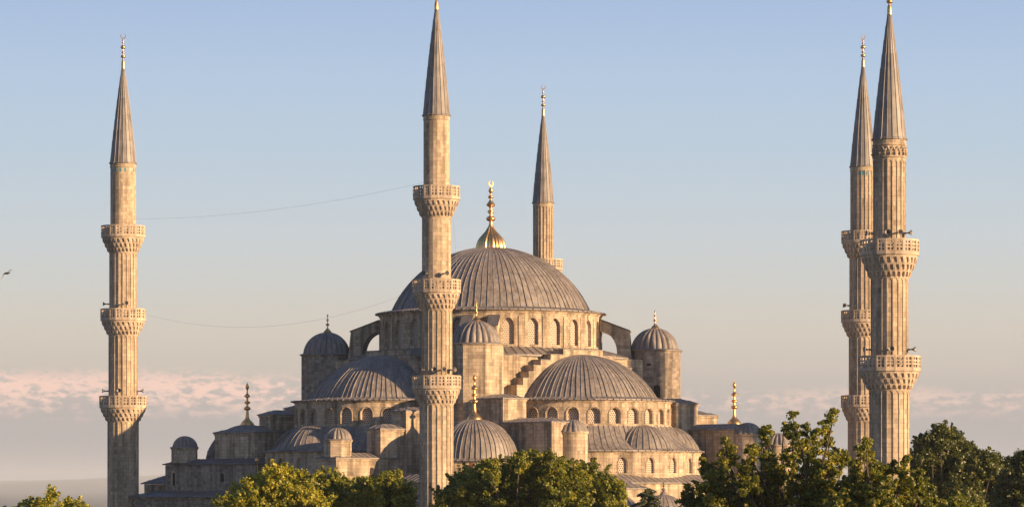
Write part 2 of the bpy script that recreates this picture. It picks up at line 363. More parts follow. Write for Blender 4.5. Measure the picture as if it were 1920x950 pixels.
def hip_roof(x0, x1, y0, y1, z, h, over=0.25, ridge=0.45, th=0.14):
    mb = MB(); a0, a1, b0, b1 = x0 - over, x1 + over, y0 - over, y1 + over
    k = min(a1 - a0, b1 - b0) * ridge
    vs = [(a0, b0, z), (a1, b0, z), (a1, b1, z), (a0, b1, z)]
    vs += [(p[0], p[1], z + th) for p in vs[:4]]
    vs += [(a0 + k, b0 + k, z + h), (a1 - k, b0 + k, z + h), (a1 - k, b1 - k, z + h), (a0 + k, b1 - k, z + h)]
    mb.add(vs, [(3, 2, 1, 0), (0, 1, 5, 4), (1, 2, 6, 5), (2, 3, 7, 6), (3, 0, 4, 7), (4, 5, 9, 8), (5, 6, 10, 9), (6, 7, 11, 10), (7, 4, 8, 11), (8, 9, 10, 11)])
    # rolls over the joints of the lead sheets
    for (p, q_, r, s_) in ((4, 5, 9, 8), (5, 6, 10, 9), (6, 7, 11, 10), (7, 4, 8, 11)):
        A, B, Cc, D = (Vector(vs[i]) for i in (p, q_, r, s_))
        n = max(2, int((B - A).length / 0.85))
        for i in range(1, n):
            t_ = i / n; lo = A.lerp(B, t_)
            # run straight up the slope
            e = (B - A).normalized(); x = (lo - A).dot(e); xa, xb = (D - A).dot(e), (Cc - A).dot(e); Lq = (B - A).length
            fr = 1.0 if xa <= x <= xb else (x / xa if x < xa else (Lq - x) / (Lq - xb))
            mid = D + e * (x - xa); up = (D - A) - e * xa
            hi = lo + up * max(0.05, min(1, fr))
            mb.tube([lo + Vector((0, 0, .015)), hi + Vector((0, 0, .015))], 0.045, 4)
    return mb

# ------------------------------------------------------------------ finials
def crescent(mb, z, r, th=0.07, thick=0.08):
    n = 20; vs, fs = [], []
    for i in range(n + 1):
        a = R_(115) + R_(310) * i / n; w = th * (0.25 + math.sin(PI * i / n) * 1.0)
        for rr, yy in ((r, -thick / 2), (r, thick / 2), (r - w, thick / 2), (r - w, -thick / 2)):
            vs.append((rr * math.cos(a), yy, z + r + rr * math.sin(a)))
    for i in range(n):
        for k in range(4): k2 = (k + 1) % 4; fs.append((i * 4 + k, i * 4 + k2, i * 4 + 4 + k2, i * 4 + 4 + k))
    mb.add(vs, fs)
def ball(z, r, neck, h=None, n=7):
    h = h or r
    return [(max(neck, r * math.cos(-PI / 2 + PI * i / n)), z + h * math.sin(-PI / 2 + PI * i / n)) for i in range(n + 1)]
def finial(kind, H):
    mb = MB()
    if kind == 'minaret':       # balls on a rod, crescent above
        u = H; nk = 0.09
        p = [(0.26, -0.25), (0.22, 0.14 * u), (0.17, 0.17 * u)] + ball(0.30 * u, 0.33, nk, 0.22) + ball(0.42 * u, 0.22, nk, 0.14) + ball(0.58 * u, 0.34, nk, 0.27) + ball(0.71 * u, 0.18, 0.06, 0.12) + ball(0.79 * u, 0.14, 0.05, 0.12) + [(0.03, 0.85 * u)]
        mb.lathe(p, 14, caps=True); crescent(mb, 0.83 * u, 0.09 * u / 1.1, 0.11)
    elif kind == 'tall':        # bell base, three balls, tear drop tip
        nk = 0.17
        p = [(0.86, 0.0), (0.92, 0.10), (0.88, 0.30), (0.62, 0.62), (0.34, 0.88), (0.22, 1.2), (0.17, 1.9)]
        p += ball(0.40 * H, 0.46, 0.17, 0.26) + [(0.16, 0.45 * H)] + ball(0.535 * H, 0.40, 0.15, 0.2) + [(0.13, 0.60 * H)] + [(0.14, 0.645 * H), (0.42, 0.672 * H), (0.40, 0.69 * H), (0.2, 0.725 * H), (0.10, 0.75 * H), (0.09, 0.83 * H), (0.21, 0.86 * H), (0.25, 0.89 * H), (0.18, 0.93 * H), (0.05, 0.97 * H), (0.015, H)]
        mb.lathe(p, 18, caps=True)
    elif kind == 'small':
        p = [(0.52, 0.0), (0.55, 0.07), (0.42, 0.24), (0.20, 0.46), (0.10, 0.62)] + ball(0.42 * H, 0.26, 0.09, 0.16) + [(0.07, 0.55 * H)] + ball(0.66 * H, 0.17, 0.06, 0.14) + [(0.05, 0.8 * H)] + ball(0.89 * H, 0.12, 0.04, 0.13) + [(0.02, H)]
        mb.lathe(p, 14, caps=True)
    elif kind == 'great':
        p = []
        prof = [(2.02, -0.12), (2.0, 0.2), (1.88, 0.75), (1.6, 1.3), (1.15, 1.8), (0.72, 2.25), (0.5, 2.62), (0.42, 2.75)]
        ribbed(mb, prof, 22, 0.16, 0.3, lobes=True, wob=0)
        nk = 0.22
        q_ = [(0.42, 2.7), (0.30, 2.95), (0.24, 3.2)] + ball(3.85, 0.62, nk, 0.36) + [(nk, 4.3)] + ball(4.75, 0.44, nk, 0.24) + [(0.2, 5.1)] + [(0.24, 5.35), (0.55, 5.55), (0.58, 5.68), (0.35, 5.95), (0.18, 6.25)] + ball(6.65, 0.36, 0.15, 0.24) + [(0.13, 7.0)] + [(0.16, 7.2), (0.3, 7.4), (0.3, 7.5), (0.1, 7.9), (0.06, 8.1)]
        mb.lathe(q_, 20, caps=True); crescent(mb, 7.95, 0.40, 0.13, 0.12)
    return mb
_fin = {}
def add_finial(kind, H, parent, loc):
    k = (kind, round(H, 2))
    if k not in _fin: _fin[k] = finial(kind, H).mesh('finial', M['gold'], 40)
    return link('finial', _fin[k], parent, loc)

# ================================================================== THE MOSQUE
MC = (-2.74, 447.4, 0.0); MROT = math.atan2(0.6504, 0.7596)
mosque = empty('mosque', MC, MROT)
tag(mosque, 'great domed stone mosque with cascading grey lead domes and golden finials', 'mosque')

# ---- body of the hall: walls up to the lowest roof
body = MB()
body.box(-31, 31, -33.4, 33.4, 0, 12.9)
hb = body.build('hall_wall', M['stone'], mosque)
rf = hip_roof(-31, 31, -33.4, 33.4, 12.92, 1.1, 0.35, 0.035)
rf.build('roof', M['lead'], hb)
c16 = MB(); c16.box(-16.2, 16.2, -16.2, 16.2, 12.0, 28.75); cb = c16.build('central_block', M['stone'], mosque)
r16 = MB()
pr = [(14.2, 30.15), (14.6, 29.9)]
n = 96; vs = []
for i in range(n):
    a = 2 * PI * i / n; c_, s_ = math.cos(a), math.sin(a); k = 16.6 / max(abs(c_), abs(s_))
    vs += [(14.0 * c_, 14.0 * s_, 30.15), (min(k, 18.6) * c_, min(k, 18.6) * s_, 28.95), (min(k, 18.6) * c_, min(k, 18.6) * s_, 28.72)]
fs = []
for i in range(n):
    j = (i + 1) % n
    fs += [(3 * i, 3 * j, 3 * j + 1, 3 * i + 1), (3 * i + 1, 3 * j + 1, 3 * j + 2, 3 * i + 2)]
r16.add(vs, fs)
for i in range(n):
    a, b2 = Vector(vs[3 * i]), Vector(vs[3 * i + 1]); r16.tube([a + Vector((0, 0, .02)), b2 + Vector((0, 0, .02))], 0.05, 4)
r16.build('roof', M['lead'], cb)

# ---- main drum with 28 windows
RD = 14.3
def cyl(R, c=(0, 0)):
    return lambda s_, d, z: (c[0] + (R - d) * math.cos(s_ / R), c[1] + (R - d) * math.sin(s_ / R), z)
dr = MB(); f = cyl(RD); nb = 28; bw = 2 * PI * RD / nb
OFF = R_(-90 - 40.57 + 9.3 - 0.5 * 360 / 28)     # the first bay starts here
for k in range(nb):
    s0 = RD * (OFF + 2 * PI * k / nb); bay(dr, f, s0, s0 + bw, 29.6, 34.3, s0 + bw / 2, 1.45, 30.35, 32.75, 0.95, 0.55)
    # slim pilaster between the windows
    for e in (0,):
        a = (s0) / RD; w = 0.34
        p = [Vector((math.cos(a) * r + math.sin(a) * t_, math.sin(a) * r - math.cos(a) * t_, 0)) for r, t_ in ((RD - .1, -w), (RD + .10, -w), (RD + .10, w), (RD - .1, w))]
        dr.add([(v_.x, v_.y, z) for z in (29.7, 33.9) for v_ in p], [(0, 1, 5, 4), (1, 2, 6, 5), (2, 3, 7, 6), (4, 5, 6, 7)])
dr.lathe([(RD - 0.02, 34.25), (RD + .14, 34.32), (RD + .16, 34.46), (RD + .34, 34.58), (RD + .36, 34.68), (RD - .5, 34.7)], 112)
drum = dr.build('drum', M['stone'], mosque)
wm = window_mesh(1.45, 2.4, 0.95)
for k in range(nb):
    a = OFF + 2 * PI * (k + 0.5) / nb
    link('window', wm, drum, ((RD - .5) * math.cos(a), (RD - .5) * math.sin(a), 30.35), a + PI / 2)
# ---- main dome
md = MB()
prof = [(RD + .55, 34.64), (RD + .5, 34.80), (RD - .5, 34.98), (12.95, 35.12)] + cap_profile(12.72, 8.25, 35.2, 26, 1.7)
ribbed(md, prof, 94, 0.10, 0.075, seams=(8, 13, 18, 23))
dome = md.build('main_dome', M['lead'], mosque, 32)
add_finial('great', 8.9, dome, (0, 0, 43.25))

# ---- the four sides: stepped gable, half dome, windowed half drum, apse
YC = -17.4
steps = [(-10.95, 25.0), (-9.9, 25.9), (-9.0, 26.7), (-8.2, 27.5), (-7.0, 28.2), (-5.4, 28.9), (-3.3, 29.6)]
outl = [(-10.95, 19.0)]
for i, (x, z) in enumerate(steps):
    outl.append((x, z)); outl.append((steps[i + 1][0] if i < 6 else 3.3, z))
for i in range(5, -1, -1):
    outl.append((-steps[i + 1][0], steps[i][1])); outl.append((-steps[i][0], steps[i][1]))
outl.append((10.95, 19.0))
gable_me = MB().prism(outl, lambda s_, t_, z: (s_, t_, z), -16.0, -17.9).mesh('stepped_gable', M['stone'])
gcap = MB()                                    # lead capping on each step
for i, (x, z) in enumerate(steps):
    xe = steps[i + 1][0] if i < 6 else 3.3
    gcap.box(x - .07, xe - .004, -17.98, -16.0, z + .002, z + .10)
    if i < 6: gcap.box(-xe + .004, -x + .07, -17.98, -16.0, z + .002, z + .10)
gcap_me = gcap.mesh('step_capping', M['lead'])
sdm = MB(); prof = [(11.75, 23.12), (11.72, 23.28), (10.6, 23.36), (9.8, 23.5)] + cap_profile(9.5, 5.45, 23.62, 22, 0.12)
ribbed(sdm, prof, 46, 0.11, 0.075, (0, YC), PI, 2 * PI, seams=(9, 14, 19))
semi_me = sdm.mesh('semi_dome', M['lead'], 32)
RH = 11.3
def half_drum(windows, off):
    mb = MB(); f = cyl(RH, (0, YC)); nb = 13.5 if False else 14
    st = R_(13.3); a_start = -PI / 2 - 7 * st + off
    mid = [a_start + st * k for k in range(15)]
    for k in range(14):
        s0, s1 = RH * mid[k], RH * mid[k + 1]
        bay(mb, f, s0, s1, 19.6, 22.9, (s0 + s1) / 2, 1.35, 20.25, 21.45, 0.72, 0.55, False)
        # raised moulding round the arch
        ap = [(-0.80, 20.3), (-0.80, 21.45)] + [(x * 1.18, 21.45 + (z - 21.45) * 1.22) for x, z in arch_pts(1.35, 21.45, 0.72, 8, False)][1:-1] + [(0.80, 21.45), (0.80, 20.3)]
        sc = (s0 + s1) / 2
        mb.tube([f(sc + x, -0.02, z) for x, z in ap], 0.07, 5)
    mb.lathe([(RH - .02, 22.85), (RH + .15, 22.92), (RH + .2, 23.05), (RH + .32, 23.1), (RH - .5, 23.14)], 60, (0, YC), PI - .02, 2 * PI + .02)
    mb.lathe([(RH + .10, 19.6), (RH + .12, 20.12), (RH - .02, 20.2)], 60, (0, YC), PI - .02, 2 * PI + .02)
    return mb.mesh('half_drum', M['stone']), [(m_ + st / 2) for m_ in mid[:14]]
RA = 15.05
ar = MB(); prof = [(RA + .42, 16.82), (RA + .40, 16.98), (14.5, 17.12), (13.6, 17.55), (12.7, 18.25), (12.0, 19.05), (11.55, 19.75), (11.32, 20.1)]
ribbed(ar, prof, 56, 0.09, 0.075, (0, YC), PI, 2 * PI)
apse_roof_me = ar.mesh('apse_roof', M['lead'], 32)
ex_mes = []
for ang in (-90, -152, -28):
    e = MB(); c_ = (11.3 * math.cos(R_(ang)), YC + 11.3 * math.sin(R_(ang)))
    prof = [(4.45, 17.02), (4.3, 17.14)] + cap_profile(4.15, 2.9, 17.2, 14, 0.1)
    ribbed(e, prof, 32, 0.09, 0.075, c_)
    ex_mes.append(e.mesh('exedra_dome', M['lead'], 32))
def apse_wall(off):
    mb = MB(); f = cyl(RA, (0, YC)); st = R_(14.6); a0 = -PI / 2 - 6 * st + off; ms = []
    for k in range(12):
        s0, s1 = RA * (a0 + st * k), RA * (a0 + st * (k + 1)); sc = (s0 + s1) / 2; ms.append(sc / RA)
        bay(mb, f, s0, s1, 13.6, 16.7, sc, 1.05, 14.2, 15.35, 0.75, 0.4)
        ap = [(-0.66, 14.2), (-0.66, 15.35)] + [(x * 1.25, 15.35 + (z - 15.35) * 1.25) for x, z in arch_pts(1.05, 15.35, 0.75, 8)][1:-1] + [(0.66, 15.35), (0.66, 14.2)]
        mb.tube([f(sc + x, -0.01, z) for x, z in ap], 0.055, 5)
        # hood mould at the sill, running on
        mb.tube([f(s0, -.02, 14.02), f(sc, -.02, 14.02), f(s1, -.02, 14.02)], 0.07, 5)
    mb.lathe([(RA - .02, 16.6), (RA + .14, 16.68), (RA + .2, 16.8), (RA - .5, 16.86)], 70, (0, YC), PI - .1, 2 * PI + .1)
    return mb.mesh('apse_wall', M['stone']), ms
hw = window_mesh(1.35, 1.2, 0.72, 'grille', False); awm = window_mesh(1.05, 1.15, 0.75)
for k, (rz, windows, hoff, aoff) in enumerate(((0, True, R_(0), R_(0)), (-PI / 2, True, R_(6.65), R_(0)), (PI / 2, False, 0, 0), (PI, False, 0, 0))):
    g = link('stepped_gable', gable_me, mosque, rz=rz); link('capping', gcap_me, g)
    link('semi_dome', semi_me, mosque, rz=rz)
    me, angs = half_drum(windows, hoff); h = link('half_drum', me, mosque, rz=rz)
    if windows:
        for a in angs:
            link('window', hw, h, ((RH - .5) * math.cos(a), YC + (RH - .5) * math.sin(a), 20.25), a + PI / 2)
    ra = link('apse_roof', apse_roof_me, mosque, rz=rz)
    for em in ex_mes: link('exedra_dome', em, mosque, rz=rz)
    me, angs = apse_wall(aoff); aw = link('apse_wall', me, mosque, rz=rz)
    if windows:
        for a in angs:
            link('window', awm, aw, ((RA - .35) * math.cos(a), YC + (RA - .35) * math.sin(a), 14.2), a + PI / 2)

# ---- four weight towers with lobed domes, flying buttresses up to the drum
def octa(mb, R, prof, c=(0, 0), rot=R_(22.5)):
    return mb.lathe([(R * k, z) for k, z in prof], 8, c, rot, rot + 2 * PI)
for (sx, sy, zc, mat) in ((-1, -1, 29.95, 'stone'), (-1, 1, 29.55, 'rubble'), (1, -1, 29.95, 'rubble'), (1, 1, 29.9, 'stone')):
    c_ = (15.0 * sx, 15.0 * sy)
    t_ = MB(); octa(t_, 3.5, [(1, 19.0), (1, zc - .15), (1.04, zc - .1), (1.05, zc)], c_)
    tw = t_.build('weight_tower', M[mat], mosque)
    d = MB(); octa(d, 3.5, [(1.0, zc - .02), (1.075, zc), (1.075, zc + .09), (0.93, zc + .2)], c_)
    ribbed(d, [(3.16, zc + .12), (3.14, zc + .22)] + cap_profile(3.1, 2.75, zc + .25, 16, 0.1), 22, 0.50, 0.2, c_, lobes=True, wob=0.02)
    dd = d.build('dome', M['lead'], tw, 50)
    add_finial('small', 2.45, tw, (c_[0], c_[1], zc + 2.95))
    if (sx, sy) == (1, -1):      # dark doorway on the face towards the viewer
        a = R_(-135); wd = window_mesh(0.85, 1.15, 0.4, 'dark', False)
        link('doorway', wd, tw, (c_[0] + 3.25 * math.cos(a) + .35 * math.cos(a + PI / 2), c_[1] + 3.25 * math.sin(a) + .35 * math.sin(a + PI / 2), 24.0), a + PI / 2)
        link('opening', window_mesh(0.5, 0.25, 0.01, 'dark', False), tw, (c_[0] + 3.25 * math.cos(a) - .7 * math.cos(a + PI / 2), c_[1] + 3.25 * math.sin(a) - .7 * math.sin(a + PI / 2), 28.0), a + PI / 2)
arc = [(16.4 - 2.2 * (1 - math.cos(PI / 2 * i / 8)), 29.7 + 2.75 * math.sin(PI / 2 * i / 8)) for i in range(9)]
fb = [(18.3, 28.7), (17.9, 32.5), (14.2, 33.9)] + list(reversed(arc))[0:] + [(16.4, 28.7)]
for sx, sy in ((-1, -1), (-1, 1), (1, -1), (1, 1)):
    u = Vector((sx, sy, 0)).normalized(); v_ = Vector((-u.y, u.x, 0))
    for lat in (-1.7, 1.7):
        mb = MB(); mb.prism(fb, lambda s_, t2, z: u * s_ + v_ * (lat + t2) + Vector((0, 0, z)), -0.62, 0.62)
        fo = mb.build('flying_buttress', M['stone'], mosque)
        cp = MB(); cp.prism([(18.05, 32.44), (18.05, 32.56), (14.25, 34.0), (14.25, 33.88)], lambda s_, t2, z: u * s_ + v_ * (lat + t2) + Vector((0, 0, z + .03)), -0.72, 0.72)
        cp.build('capping', M['lead_dark'], fo)

# ---- corner domes on octagonal drums
for sx, sy in ((-1, -1), (-1, 1), (1, -1), (1, 1)):
    c_ = ((21.4 if (sx, sy) == (1, -1) else 22.0) * sx, 23.0 * sy)
    b_ = MB(); octa(b_, 6.0, [(1, 12.5), (1, 15.35), (1.03, 15.4), (1.035, 15.55), (0.9, 15.6)], c_)
    bb = b_.build('corner_drum', M['stone'], mosque)
    d = MB(); ribbed(d, [(6.15, 15.56), (6.1, 15.68), (5.7, 15.74), (5.45, 15.85)] + cap_profile(5.3, 4.75, 15.9, 20, 0.5), 52, 0.10, 0.075, c_, seams=(9, 14))
    cd = d.build('corner_dome', M['lead'], mosque, 32)
    add_finial('tall', 5.7, cd, (c_[0], c_[1], 20.45))
    if (sx, sy) == (-1, -1):     # round windows ringed in red and pale stone
        for a in (R_(-135), R_(-90), R_(-180)):
            mb = MB(); ctr = Vector((c_[0] + 5.56 * math.cos(a), c_[1] + 5.56 * math.sin(a), 14.35)); t2 = Vector((-math.sin(a), math.cos(a), 0)); nn = Vector((math.cos(a), math.sin(a), 0))
            for i in range(12):
                if i % 2: continue
                a0, a1 = 2 * PI * i / 12, 2 * PI * (i + 1) / 12
                vs = [ctr + t2 * (r * math.cos(q_)) + Vector((0, 0, r * math.sin(q_))) + nn * e for e in (-.05, .05) for r, q_ in ((.62, a0), (1.0, a0), (1.0, a1), (.62, a1))]
                mb.add(vs, [(4, 5, 6, 7), (0, 1, 5, 4), (1, 2, 6, 5), (2, 3, 7, 6), (3, 0, 4, 7)])
            mb.build('voussoir_ring', M['red'], bb)
            mb = MB(); vs = [ctr + t2 * (.6 * math.cos(2 * PI * i / 20)) + Vector((0, 0, .6 * math.sin(2 * PI * i / 20))) + nn * .03 for i in range(20)]
            mb.add(vs, [tuple(range(20))]); mb.build('round_window', M['dark'], bb)

# ---- stepped buttresses with hipped lead roofs
def buttress(x0, x1, y0, y1, z, h=0.8, ridge=0.45, mat='stone', z0=11.0):
    o = MB().box(x0, x1, y0, y1, z0, z).build('buttress', M[mat], mosque)
    cn_ = MB()
    cn_.box(x0 - .1, x1 + .1, y0 - .1, y1 + .1, z - .22, z - .002); cn_.build('cornice', M['stone'], o)
    hip_roof(x0, x1, y0, y1, z, h, 0.22, ridge).build('roof', M['lead'], o)
    return o
buttress(-17.0, -13.3, -22.4, -16.5, 23.15, 0.65)            # towards the courtyard, near pair
buttress(-17.05, -14.0, -31.4, -22.3, 20.15, 0.65)
buttress(11.8, 15.5, -22.4, -16.5, 23.0, 0.75)               # far pair
buttress(14.0, 17.0, -30.6, -20.0, 19.6, 0.85)
buttress(15.4, 24.3, -16.9, -12.5, 21.7, 0.75)               # beyond the right tower
buttress(-22.0, -16.5, -14.95, -12.0, 23.1, 0.6)             # gallery side, near pair
buttress(-26.0, -21.9, -14.9, -12.05, 21.6, 0.6)
buttress(-29.7, -25.9, -14.6, -11.9, 19.4, 0.7)
tier = buttress(-36.4, -26.6, -14.55, -10.9, 15.85, 0.75)
buttress(-21.8, -16.5, 12.1, 15.0, 22.5, 0.6)                # gallery side, far pair
buttress(-26.0, -21.7, 12.0, 14.95, 21.6, 0.7)
buttress(-29.2, -20.0, 11.6, 20.2, 19.35, 0.95, 0.3)
dk = window_mesh(0.5, 0.62, 0.24, 'dark', False)
link('window', window_mesh(0.62, 0.95, 0.3, 'dark', False), tier, (-31.0, -14.56, 13.6), 0)
# ---- stair turrets with fluted caps beside the courtyard front
for (x, y, zt) in ((-13.5, -31.2, 19.15), (15.75, -31.2, 19.15), (21.2, -31.2, 17.9)):
    t_ = MB(); t_.lathe([(1.78, 11), (1.78, zt - .35), (1.88, zt - .3), (1.92, zt - .05), (1.7, zt)], 28, (x, y)); st_ = t_.build('stair_turret', M['stone'], mosque, 30)
    d = MB(); ribbed(d, [(1.98, zt - .04), (1.95, zt + .08)] + cap_profile(1.85, 1.32, zt + .1, 10, 0.08), 16, 0.30, 0.1, (x, y), lobes=True, wob=.02)
    d.build('cap', M['lead'], st_, 50)
# ---- small octagonal cupolas on the gallery buttress and the gallery wing
for (x, y, z0) in ((-34.9, -12.9, 16.1), (-30.6, 24.9, 15.6)):
    t_ = MB(); octa(t_, 1.72, [(1, z0), (1, z0 + 1.75), (1.07, z0 + 1.8), (1.08, z0 + 1.95)], (x, y)); cu = t_.build('cupola', M['stone'], mosque)
    d = MB(); octa(d, 1.72, [(1.0, z0 + 1.93), (1.12, z0 + 1.96), (1.1, z0 + 2.06), (0.95, z0 + 2.12)], (x, y))
    ribbed(d, [(1.62, z0 + 2.05)] + cap_profile(1.6, 1.4, z0 + 2.1, 10, 0.06), 16, 0.30, 0.1, (x, y), lobes=True, wob=.02)
    d.build('dome', M['lead'], cu, 50)
# ---- corner wing on the left flank
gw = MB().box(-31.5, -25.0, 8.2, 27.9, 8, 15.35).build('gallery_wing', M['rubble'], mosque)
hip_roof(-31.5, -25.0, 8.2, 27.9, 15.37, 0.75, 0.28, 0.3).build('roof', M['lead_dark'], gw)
o = link('window', window_mesh(0.5, 1.6, 0.02, 'dark', False), gw, (-31.51, 25.9, 12.7), -PI / 2)
fr = MB()
for a, b2, c_, d in ((-.5, -.32, 0, 1.95), (.32, .5, 0, 1.95), (-.5, .5, 1.78, 2.0)): fr.box(a, b2, -.1, .05, c_, d)
fro = fr.build('frame', M['carved'], gw); fro.location = (-31.52, 25.9, 12.6); fro.rotation_euler = (0, 0, -PI / 2)
link('window', window_mesh(0.78, 0.7, 0.36, 'dark', False), gw, (-31.51, 15.4, 13.2), -PI / 2)
# ---- low outer aisle in front of the wing, lean-to lead roof
la = MB().box(-35.2, -30.9, 3.0, 30.0, 0, 11.2)
la.box(-35.32, -35.1, 2.9, 30.1, 10.4, 10.63); la.box(-35.4, -35.1, 2.9, 30.1, 10.95, 11.18)
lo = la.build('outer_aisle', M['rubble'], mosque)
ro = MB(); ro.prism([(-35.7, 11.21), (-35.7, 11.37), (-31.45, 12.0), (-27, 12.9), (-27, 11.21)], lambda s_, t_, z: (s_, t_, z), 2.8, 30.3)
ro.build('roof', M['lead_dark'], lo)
# ---- outer aisle on the near stretch, hidden mostly by trees
na = MB().box(-36.0, -30.9, -30.0, 1.2, 0, 10.4).build('outer_aisle', M['stone'], mosque)
ro = MB(); ro.prism([(-36.4, 10.41), (-36.4, 10.55), (-31, 11.6), (-31, 10.41)], lambda s_, t_, z: (s_, t_, z), -30.3, 1.35); ro.build('roof', M['lead_dark'], na)
# ---- portico along the courtyard side with small domes
po = MB().box(-29.5, 30, -39.5, -33.3, 0, 9.6).build('portico', M['stone'], mosque)
hip_roof(-29.5, 30, -39.5, -33.5, 9.62, 0.8, 0.3, 0.3).build('roof', M['lead'], po)
for i in range(8):
    x = -26 + i * 7.5; d = MB()
    ribbed(d, [(2.6, 10.1), (2.55, 10.2)] + cap_profile(2.4, 1.35, 10.25, 10, 0.1), 26, 0.06, 0.12, (x, -36.4)); dm = d.build('dome', M['lead'], po, 35); link('finial', finial('small', 1.7).mesh('finial', M['lead'], 40), dm, (x, -36.4, 11.5))
# raised portal bay with its own gabled roof
pb = MB().box(-10.6, -7.2, -37.5, -33.3, 9.0, 12.2).build('portal_bay', M['stone'], mosque)
hip_roof(-10.6, -7.2, -37.5, -33.4, 12.22, 0.85, 0.3, 0.45).build('roof', M['lead'], pb)
# ---- fountain dome standing in the courtyard
# ---- small lamp globe and floodlights
gl = MB(); gl.lathe([(0.025, 11.8), (0.025, 15.5)] + ball(15.85, 0.3, 0.025, 0.3, 9), 12, (-32.6, 6.4)); gl.build('globe_pole', M['gold'], mosque, 40)

for (x, y, z, a) in ((-28.6, 21.9, 15.9, -40), (-33.5, 29.0, 11.6, -120)):
    fl = MB(); fl.tube([(0, 0, 0), (0, 0, .75)], .05, 5); fl.box(-.42, .42, -.22, .2, .72, 1.2); fl.box(-.48, .48, .2, .26, .66, 1.26); fl.tube([(-.5, 0, .5), (.5, 0, .5)], .04, 5)
    o = fl.build('floodlight', M['horn'], mosque); o.location = (x, y, z); o.rotation_euler = (0, 0, R_(a))
